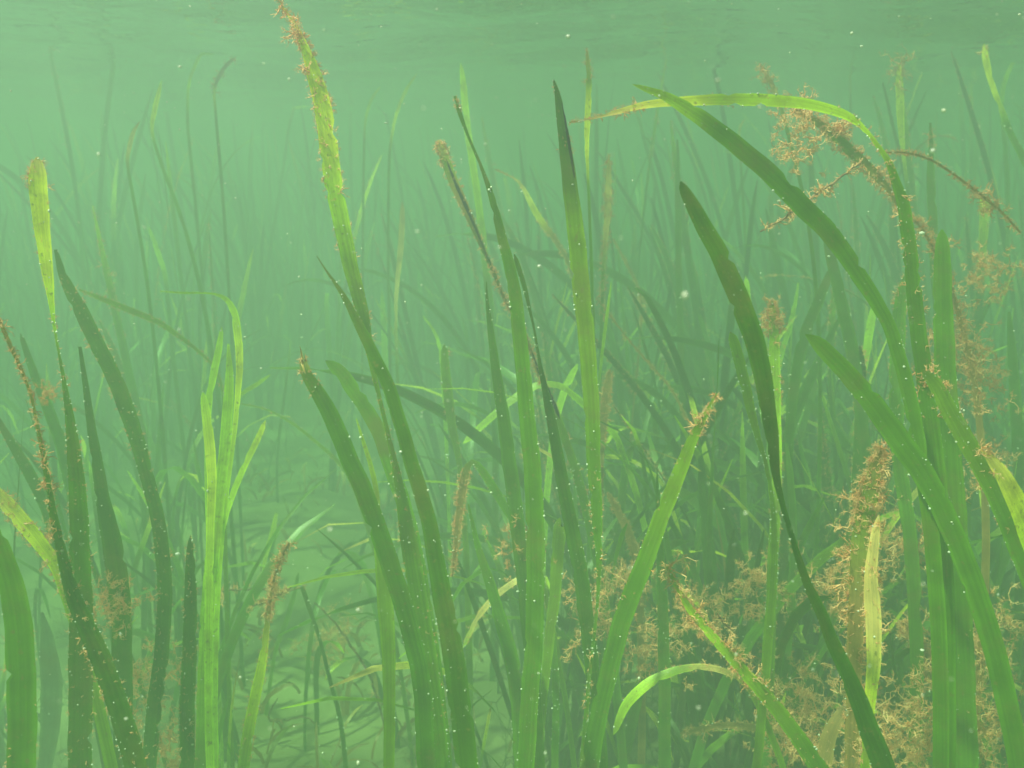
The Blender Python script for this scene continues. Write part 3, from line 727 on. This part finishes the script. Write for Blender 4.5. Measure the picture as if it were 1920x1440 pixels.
blade('lime leaf slanting in open water at left, below the far orange leaf tip',
      [(278, 425, 4), (288, 450, 10), (300, 485, 12), (310, 520, 10), (318, 600, 10)], [(0, 'bright'), (.4, 'bright'), (.7, 'mid'), (1, 'mid')], None, 0, wr=0.0080)
blade('faint bright upright blade behind the algae-fringed blade at mid height',
      [(716, 545, 6), (718, 580, 12), (720, 620, 14), (722, 680, 14), (726, 760, 14), (730, 860, 14)], [(0, 'bright'), (.5, 'bright'), (1, 'mid')], None, 0, wr=.011)
blade('small pale curved leaf tip under the long arching blade near the twig',
      [(1397, 222, 3), (1388, 238, 7), (1386, 262, 6), (1390, 320, 6), (1396, 420, 7)], [(0, 'gold'), (.25, 'yellow'), (.5, 'mid'), (1, 'mid')], None, 0, wr=0.0055)
blade('shaggy pale tip poking above the level arched blade near the surface',
      [(1424, 118, 6), (1438, 142, 10), (1450, 165, 12), (1462, 195, 10), (1480, 260, 9), (1500, 340, 9)], [(0, 'brown'), (.3, 'gold'), (.5, 'mid'), (1, 'mid')], [(0, .4, 420, .006, True)], 0, wr=0.0051)
blade('lime leaf tip leaning left, second from the right edge near the surface',
      [(1905, 105, 4), (1893, 130, 10), (1882, 160, 11), (1878, 200, 10), (1885, 280, 10)], [(0, 'bright'), (.5, 'bright'), (1, 'mid')], None, 0, wr=0.0080)
blade('dim vertical blade at the right edge at mid height',
      [(1892, 585, 6), (1896, 640, 18), (1902, 720, 25), (1908, 820, 28), (1915, 950, 28)], 'dark', None, 20, wr=.0125, tip='none')

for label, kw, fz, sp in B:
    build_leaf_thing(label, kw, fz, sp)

# ---- clumps where several leaves rise from one foot: plant > leaf
def plant(label, leaves, group=None):
    built = [(traced_leaf(**kw), fz, sp) for kw, fz, sp in leaves]
    foot = built[0][0]['C'][-1].copy()
    root = empty('seagrass_plant', foot)
    tag(root, label, 'seagrass plant', group)
    for lf, fz, sp in built:
        dress(lf, 'leaf', root, foot, fz, sp)
    return root

def lv(pts, tones='mid', fuzz=None, specks=80, **kw):
    kw.update(pts=pts, tones=tones); return (kw, fuzz, specks)

plant('glowing lime plant with five leaves, one bent over to the left, standing in open water', [
    lv([(428, 645, 5), (430, 700, 19), (427, 770, 26), (420, 850, 27), (412, 920, 29), (405, 980, 33), (398, 1050, 35), (391, 1130, 35), (384, 1250, 33), (377, 1450, 31)], [(0, 'bright'), (.6, 'bright'), (1, 'mid')], wr=.0105, tip='none'),
    lv([(300, 546, 3), (345, 549, 6), (395, 550, 5), (425, 562, 12), (440, 590, 18), (447, 640, 19), (449, 690, 17), (446, 740, 14), (438, 820, 12), (425, 920, 12)], [(0, 'bright'), (.3, 'bright'), (.5, 'yellow'), (1, 'bright')], wr=.0062, tip='none', roll=.3),
    lv([(416, 612, 6), (411, 650, 16), (402, 695, 18), (393, 740, 17), (389, 800, 16), (390, 900, 16)], 'bright', wr=.006),
    lv([(380, 733, 11), (386, 775, 22), (394, 840, 25), (397, 900, 23), (395, 980, 20), (392, 1080, 20)], [(0, 'bright'), (.3, 'yellow'), (1, 'bright')], wr=.0075, roll=.3),
    lv([(498, 788, 10), (482, 826, 15), (460, 870, 15), (440, 918, 15), (425, 962, 13), (414, 1010, 12), (403, 1090, 12)], [(0, 'yellow'), (.4, 'bright'), (1, 'bright')], [(0, .1, 200, .0014, False)], wr=.0052, roll=.3)])
plant('algae-lined leaf pair arching left from the foot of the glowing lime plant', [
    lv([(148, 543, 5), (190, 560, 12), (240, 580, 15), (290, 601, 14), (330, 626, 12), (370, 657, 8), (402, 690, 7), (418, 740, 7), (420, 850, 9)], 'olive', [(0, .75, 420, .0017, False)], wr=.0058, tip='none'),
    lv([(508, 702, 4), (482, 720, 10), (450, 742, 9), (430, 780, 9), (420, 860, 9)], 'bright', wr=.0042)])
#ENDBLADES#

# ------------------------------------------------------------------ loose twigs and fragments
def branchy(label, pts, d, r, tufts, size, mat=M_TWIG, name='drifting_twig', cat='twig', loose=True):
    D = catmull(np.array([(x, y, 0) for x, y in pts], float), 26)
    C = np.array([unproject(x, y, d) for x, y, _ in D]) + rng.normal(0, r * 0.4, (26, 3))
    V, F, n = [], [], 0
    for i in range(25):
        v, f = tube(C[i], C[i + 1], r * (0.6 + 0.4 * math.sin(i / 25 * 3.1)), r * (0.6 + 0.4 * math.sin((i + 1) / 25 * 3.1)))
        V.append(v); F.append(f + n); n += len(v)
    org = C[-1].copy()
    root = empty(name, org); tag(root, label, cat)
    mesh_np('stem', np.vstack(V) - org, np.vstack(F), mat, root, True)
    if tufts:
        t = rng.uniform(0.04, .96, tufts)
        p = np.stack([np.interp(t * 25, np.arange(26), C[:, k]) for k in range(3)], -1)
        dd = rng.normal(0, 1, (tufts, 3)); dd[:, 1] *= .5
        v, f = place_many(TUFTS, p, dd, size * np.exp(rng.normal(0, .35, tufts)))
        mesh_np('side_branches', v - org, f, M_FUZZ, root, False)
    return root
branchy('brown antler-branched twig fragment drifting behind the long arching blade', [(1426, 436), (1470, 408), (1500, 386), (1540, 358), (1580, 330), (1612, 308)], .56, .0009, 46, .0042)
branchy('brown twig lying level behind the lime plant above the sandy patch', [(402, 1111), (450, 1106), (500, 1104), (540, 1108), (575, 1098)], .8, .0009, 16, .005)
branchy('forked brown twig crossing the feathery pink-tipped blade', [(472, 1138), (500, 1126), (525, 1114), (548, 1100)], .72, .0011, 26, .005)
branchy('curved dark root thread lying over the sand, closest to the bottom edge', [(503, 1345), (512, 1352), (540, 1350), (575, 1345), (590, 1358)], .95, .0010, 0, 0, name='root_thread', cat='root')
branchy('hooked dark root thread standing over the sand beneath the bare stalk', [(520, 1310), (508, 1330), (505, 1350), (530, 1352)], .98, .0009, 0, 0, name='root_thread', cat='root')
branchy('thin reddish root thread arching over the sand right of the bare stalk', [(590, 1130), (625, 1165), (650, 1200), (680, 1245), (700, 1290), (720, 1360)], .9, .0013, 10, .004, name='root_thread', cat='root')
branchy('pale broken twig tip poking up over the diagonal pink-fringed blade', [(1345, 1150), (1358, 1168), (1372, 1182)], .5, .0007, 8, .003)

# ------------------------------------------------------------------ seabed, water surface
def seabed():
    xs = np.concatenate([np.linspace(-12, -3, 20)[:-1], np.linspace(-3, 3, 150), np.linspace(3, 12, 20)[1:]])
    ys = np.concatenate([np.linspace(-4, 0, 10)[:-1], np.linspace(0, 5, 150), np.linspace(5, 14, 20)[1:]])
    X, Y = np.meshgrid(xs, ys)
    Z = 0.018 * np.sin(X * 3.1 + 1.2 * np.sin(Y * 2.3)) * np.sin(Y * 2.7 + .6) + 0.006 * np.sin(X * 13 + Y * 5) * np.sin(Y * 11 - X * 3) + 0.05 * np.exp(-((X + .35) ** 2 + (Y - 1.35) ** 2) / .03)
    V = np.stack([X, Y, Z], -1).reshape(-1, 3)
    idx = np.arange(len(V)).reshape(X.shape)
    F = np.stack([idx[:-1, :-1], idx[:-1, 1:], idx[1:, 1:], idx[1:, :-1]], -1).reshape(-1, 4)
    m, p, no, N, L = simple_material('silty_sand', (0.20, 0.21, 0.08), (0.42, 0.40, 0.19), 9, 0.9, 0, .1)
    n2 = N.new('ShaderNodeTexNoise'); n2.inputs['Scale'].default_value = 160; n2.inputs['Detail'].default_value = 6
    b = N.new('ShaderNodeBump'); b.inputs['Strength'].default_value = .5; b.inputs['Distance'].default_value = .004
    L.new(n2.outputs[0], b.inputs['Height']); L.new(b.outputs[0], p.inputs['Normal'])
    tag(mesh_np('seabed', V, F, m), kind='structure')
seabed()

def water():
    xs = np.linspace(-6, 6, 420); ys = np.linspace(-2, 8, 420)
    xs = np.concatenate([[-12, -9], xs, [9, 12]]); ys = np.concatenate([[-4], ys, [11, 14]])
    X, Y = np.meshgrid(xs, ys)
    Z = np.zeros_like(X)
    r_ = np.random.default_rng(3)
    for lam, amp in ((1.1, .005), (.8, .0042), (.55, .0035), (.4, .0028), (.3, .0022), (.22, .0016), (.16, .0011), (.12, .0007)):
        for _ in range(3):
            a = r_.normal(1.35, .55); k = 6.283 / lam / r_.uniform(.8, 1.25); ph = r_.uniform(0, 6.28)
            Z += amp * .8 * np.sin(k * (X * math.cos(a) + Y * math.sin(a)) + ph)
    V = np.stack([X, Y, SURF_Z + Z], -1).reshape(-1, 3)
    idx = np.arange(len(V)).reshape(X.shape)
    F = np.stack([idx[:-1, :-1], idx[:-1, 1:], idx[1:, 1:], idx[1:, :-1]], -1).reshape(-1, 4)
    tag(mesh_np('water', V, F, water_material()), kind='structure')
water()

# ------------------------------------------------------------------ further plants standing in the meadow
def free_leaf(base, h, lean, az, w, tones, curl=0.0, n=26, face=None):
    """a leaf growing from base: height-ish length h, leaning by lean (rad) toward az, curl bends the tip over"""
    t = np.linspace(0, 1, n)
    ang = lean * t + curl * t ** 3
    ds = h / (n - 1)
    dirh = np.array([math.cos(az), math.sin(az), 0])
    C = [np.array(base, float)]
    wob = rng.uniform(0, 6.28); am = rng.uniform(.02, .08)
    for i in range(1, n):
        a = ang[i]
        T = dirh * math.sin(a) + np.array([0, 0, math.cos(a)]) + am * np.array([math.sin(t[i] * 7 + wob), 0, 0])
        C.append(C[-1] + ds * norm(T))
    C = np.array(C)[::-1]
    C[:, 2] = np.where(C[:, 2] > SURF_Z - .03, SURF_Z - .03 + (C[:, 2] - SURF_Z + .03) * .05, C[:, 2])
    T = norm(np.gradient(C, axis=0))
    tw0 = rng.uniform(0, 3.14) if face is None else face
    tw = tw0 + rng.normal(0, .8) * np.linspace(0, 1, n)
    ref = np.stack([np.cos(tw), np.sin(tw), np.zeros(n)], -1)
    S = norm(ref - T * np.sum(ref * T, -1, keepdims=True)); Nn = np.cross(S, T)
    W = w * np.minimum(1, np.sqrt(np.clip(np.linspace(0, 1, n) * 9, 0.03, 1))) * np.interp(np.linspace(0, 1, n), [0, .3, 1], [.8, 1, .8])
    return dict(V=None, C=C, S=S, N=Nn, W=W, t=np.linspace(0, 1, n), vis=n, d=1.5, tones=tones)

def finish(lf):
    lf['V'], lf['F'], lf['UV'], lf['T'] = ribbon(lf['C'], lf['S'], lf['N'], lf['W'], lf['t'], lf['tones'])
    return lf

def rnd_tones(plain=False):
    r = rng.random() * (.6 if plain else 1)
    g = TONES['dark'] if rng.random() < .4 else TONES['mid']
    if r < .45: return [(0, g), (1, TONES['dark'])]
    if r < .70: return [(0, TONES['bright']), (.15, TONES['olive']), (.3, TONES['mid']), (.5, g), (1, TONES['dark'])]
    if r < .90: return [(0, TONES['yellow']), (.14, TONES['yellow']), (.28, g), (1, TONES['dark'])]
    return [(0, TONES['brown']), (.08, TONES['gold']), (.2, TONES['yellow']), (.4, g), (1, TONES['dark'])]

PROTOS = []
def make_proto(i):
    root = empty('seagrass_plant', (0, 0, 0))
    fo = rng.normal(3.1, .5)
    H = rng.uniform(.5, .72)
    for k in range(rng.integers(3, 6)):
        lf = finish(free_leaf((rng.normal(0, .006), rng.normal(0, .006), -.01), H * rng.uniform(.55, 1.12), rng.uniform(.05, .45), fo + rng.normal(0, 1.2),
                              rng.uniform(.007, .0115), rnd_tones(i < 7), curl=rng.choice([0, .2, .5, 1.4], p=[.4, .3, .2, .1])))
        o = mesh_np('leaf', lf['V'], lf['F'], M_LEAF, root, True, lf['UV'], lf['T'])
        if rng.random() < .3:
            v, f = fuzz_geometry(lf, [(0, rng.uniform(.15, .5), 220, .0035, False)])
            mesh_np('algae_sprays', v, f, M_FUZZ, o, False)
    return root

def copy_tree(o, parent=None):
    c = o.copy(); col.objects.link(c); c.parent = parent
    for ch in o.children: copy_tree(ch, c)
    return c

protos = [make_proto(i) for i in range(14)]
spots = []
def ok(x, y, dmin):
    return all((x - a) ** 2 + (y - b) ** 2 > dmin ** 2 for a, b in spots)
NPL = 185
tries = 0
while len(spots) < NPL and tries < 20000:
    tries += 1
    y = 0.85 + 2.4 * rng.random() ** 0.85
    half = y * 0.53 + .05
    x = rng.uniform(-half, half)
    if tries % 3 == 0:
        y = rng.uniform(.68, 1.35); x = y * rng.uniform(.02, .52)
    xp = x / y
    if y < 1.9 and -.30 < xp < -.09 and rng.random() < .78: continue      # open sandy hollow
    if y < 1.25 and xp < -.05 and rng.random() < .6: continue
    if y < 1.3 and xp > .1 and rng.random() < .2: continue
    if ok(x, y, .05): spots.append((x, y))
spots.sort(key=lambda s: s[1])
free_protos = list(protos)
for i, (x, y) in enumerate(spots):
    near = y < 1.25
    o = (free_protos.pop(0) if near else free_protos.pop()) if (i % 3 == 0 and free_protos) else copy_tree(protos[rng.integers(7) if near else rng.integers(14)])
    o.location = (x, y, 0)
    o.rotation_euler = (rng.normal(0, .07), rng.normal(-.06, .07) , rng.normal(0, .7))
    o.scale = (1, 1, rng.uniform(.5, .82) if near else rng.uniform(.7, 1.15))
    if y < 1.6:
        side = 'left' if x < -.12 * y else ('right' if x > .12 * y else 'centre')
        lab, grp = {'left': ('slim green seagrass plant standing behind the near left blades, dimmed by the water', 'dim plants behind the near left blades'),
                    'right': ('slim green seagrass plant in the dense thicket behind the near right blades', 'plants of the thicket behind the near right blades'),
                    'centre': ('slim green seagrass plant behind the central blades, dimmed by the water', 'dim plants behind the central blades')}[side]
    else:
        lab, grp = 'distant seagrass plant fading into the green water', 'distant plants fading into the water'
    tag(o, lab, 'seagrass plant', grp)

# the far meadow that reads as one mass
def merged_leaves(gen, count):
    V, F, U, T, k = [], [], [], [], 0
    for i in range(count):
        lf = finish(gen(i))
        V.append(lf['V']); F.append(lf['F'] + k); U.append(lf['UV']); T.append(lf['T']); k += len(lf['V'])
    return np.vstack(V), np.vstack(F), np.vstack(U), np.vstack(T)
CL = [(r * math.sin(a), r * math.cos(a), h) for r, a, h in zip(2.1 + 3.0 * rng.random(150), rng.uniform(-.95, .95, 150), rng.uniform(.3, .75, 150))]
def far_gen(i):
    c = CL[rng.integers(len(CL))]; x, y = c[0] + rng.normal(0, .16), c[1] + rng.normal(0, .16)
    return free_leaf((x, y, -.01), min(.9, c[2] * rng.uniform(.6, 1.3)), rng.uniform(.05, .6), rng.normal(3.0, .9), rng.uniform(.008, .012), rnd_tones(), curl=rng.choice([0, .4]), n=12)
v, f, u, t = merged_leaves(far_gen, 2300)
tag(mesh_np('seagrass_meadow', v, f, M_LEAF, None, True, u, t), 'far seagrass meadow dissolving into the green murk', 'meadow', kind='stuff')
def side_gen(i):
    s = rng.choice([-1, 1]); y = rng.uniform(-.2, 3); x = s * (y * .56 + .12 + rng.uniform(0, 1.2) + (.3 if y < .4 else 0))
    return free_leaf((x, y, -.01), rng.uniform(.3, .7), rng.uniform(.05, .45), rng.uniform(0, 6.28), rng.uniform(.008, .011), rnd_tones(), curl=rng.choice([0, .4]), n=14)

# short undergrowth: young shoots and filament algae covering the bed
def under_gen(i):
    y = .6 + 2.6 * rng.random() ; x = rng.uniform(-1, 1) * (y * .56 + .1)
    if y < 2 and -.30 < x / y < -.08 and rng.random() < .85: x = abs(x) + .1
    if rng.random() < .45: x = abs(x)
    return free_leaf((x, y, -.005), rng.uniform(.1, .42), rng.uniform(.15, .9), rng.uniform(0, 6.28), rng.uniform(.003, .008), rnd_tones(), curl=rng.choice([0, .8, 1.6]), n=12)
v, f, u, t = merged_leaves(under_gen, 2500)
tag(mesh_np('undergrowth', v, f, M_LEAF, None, True, u, t), 'short tangled seagrass shoots covering the seabed between the tall plants', 'undergrowth', kind='stuff')

def litter_gen(i):
    y = .75 + 1.6 * rng.random(); x = y * rng.uniform(-.45, .45)
    if rng.random() < .6: x = y * rng.uniform(-.30, -.06)
    z = .018 * math.sin(x * 3.1 + 1.2 * math.sin(y * 2.3)) * math.sin(y * 2.7 + .6) + .05 * math.exp(-((x + .35) ** 2 + (y - 1.35) ** 2) / .03)
    return free_leaf((x, y, z + .006), rng.uniform(.01, .07), 1.5, rng.uniform(0, 6.28), rng.uniform(.002, .006), [(0, TONES[rng.choice(['brown', 'brown', 'gold', 'olive'])]), (1, TONES['brown'])], n=6, face=0)
v, f, u, t = merged_leaves(litter_gen, 420)
tag(mesh_np('leaf_litter', v, f, M_LEAF, None, True, u, t), 'scraps of dead leaves strewn over the sandy seabed', 'leaf litter', kind='stuff')

cnt = 900
py = .6 + 1.9 * rng.random(cnt); px = rng.uniform(-1, 1, cnt) * (py * .56)
px = np.where(rng.random(cnt) < .5, np.abs(px), px)
keep = ~((px / py > -.30) & (px / py < -.10) & (rng.random(cnt) < .8))
pts = np.stack([px, py, rng.uniform(0, .06, cnt)], -1)[keep]
dd = rng.normal(0, .6, pts.shape); dd[:, 2] = 1
v, f = place_many(WISPS, pts, dd, rng.uniform(.02, .06, len(pts)))
tag(mesh_np('filament_algae', v, f, M_GFUZZ, None, False), 'fine green-brown filament algae tangled over the seabed', 'algae', kind='stuff')

# tan algae bushes caught low between the plants
bushes = [(1420, 1080, .62, .018, 'brown algae bush between the plume blade and the pinched curving blade'),
          (1500, 1290, .6, .024, 'brown algae bush below the lime arched leaf'),
          (1700, 1010, .62, .02, 'tan algae bush right of the sunlit cream blade, high on its stem'),
          (1790, 640, .6, .018, 'pink algae bush on the wide dim blade'),
          (1840, 700, .6, .018, 'pink algae bush right of the wide dim blade'),
          (1850, 850, .6, .018, 'pink algae bush above the golden blade at the right edge'),
          (1480, 1370, .55, .02, 'tan algae bush on the broken dead leaf strip'),
          (210, 1110, .5, .014, 'tan algae sprig on the dim slender left blade'),
          (1225, 1190, .6, .02, 'brown algae bush right of the slanting algae-lumped blade, low down'),
          (1130, 1115, .58, .022, 'pink-tan algae bush behind the foot of the slanting algae-lumped blade'),
          (1180, 1070, .66, .018, 'small tan algae bush right behind the slanting algae-lumped blade'),
          (1320, 1130, .62, .02, 'tan algae bush hanging over the diagonal blade'),
          (975, 1005, .5, .012, 'tiny tan algae sprig clinging in front of the long central blade'),
          (270, 1260, .6, .022, 'tan algae bush between the stiff upright blade and the long dim blade'),
          (300, 1400, .62, .026, 'tan algae bush at the bottom edge left of the stiff upright blade'),
          (1580, 1090, .6, .024, 'tan algae bush left of the sunlit cream blade'),
          (1740, 1320, .5, .028, 'big tan algae bush beside the drooping smothered blade'),
          (1660, 1400, .55, .03, 'tan algae bush at the bottom edge under the sunlit cream blade'),
          (1860, 1180, .6, .026, 'tan algae bush near the right edge'),
          (1880, 1340, .55, .03, 'tan algae bush in the lower right corner'),
          (1850, 500, .62, .02, 'faint pink algae bush floating near the right edge at upper mid height'),
          (1500, 235, .52, .017, 'pink algae puff at the head of the brown overgrown blade'),
          (620, 1180, 1.0, .03, 'brown filament bush on the sandy patch'),
          (85, 725, .42, .006, 'tiny orange algae star on the ragged left strand')]
for x, y, d, s, lab in bushes:
    c = unproject(x, y, d); n_ = 64
    p = c + rng.normal(0, s * .45, (n_, 3)); p[:, 2] -= s * .4
    dd = (p - c) / s + rng.normal(0, .5, (n_, 3)) + np.array([0, 0, .5])
    v, f = place_many(BIGTUFTS, p, dd, s * rng.uniform(.14, .38, n_))
    tag(mesh_np('algae_bush', v - c, f, M_FUZZ, None, False), lab, 'algae bush').location = c

# suspended particles
n_ = 5200
d = .14 + 1.3 * rng.random(n_) ** 1.1
X = rng.uniform(-100, 2020, n_); Y = rng.uniform(-60, 1500, n_)
pts = CAMP + d[:, None] * (FWD + RIGHT * ((X - 960) / FPX)[:, None] + UP * (-(Y - 720) / FPX)[:, None])
sz = .00013 * np.exp(rng.normal(0, .6, n_)) * (0.4 + d)
okp = (pts[:, 2] > .02) & (pts[:, 2] < SURF_Z - .02)
v, f = blobs(pts[okp], sz[okp], rng.uniform(.4, 2.0, (okp.sum(), 3)))
tag(mesh_np('suspended_particles', v, f, M_BUB, None, True), 'pale plankton and silt specks drifting in the water', 'particles', kind='stuff')

# ------------------------------------------------------------------ the murky water as one volume
def haze():
    x0, x1, y0, y1, z0, z1 = -12.5, 12.5, -4.5, 14.5, -1.0, SURF_Z + .07
    V = [(x, y, z) for x in (x0, x1) for y in (y0, y1) for z in (z0, z1)]
    F = [(0, 1, 3, 2), (4, 6, 7, 5), (0, 4, 5, 1), (2, 3, 7, 6), (0, 2, 6, 4), (1, 5, 7, 3)]
    m, nt, N, L, out = nmat('murky_water')
    p = N.new('ShaderNodeVolumePrincipled')
    p.inputs['Color'].default_value = (0.435, 0.478, 0.500, 1)
    p.inputs['Absorption Color'].default_value = (0.0, 0.38, 0.0, 1)
    p.inputs['Density'].default_value = 1.30
    p.inputs['Anisotropy'].default_value = 0.36
    L.new(p.outputs[0], out.inputs['Volume'])
    tag(mesh_np('haze', V, F, m, None, False), kind='stuff')
haze()
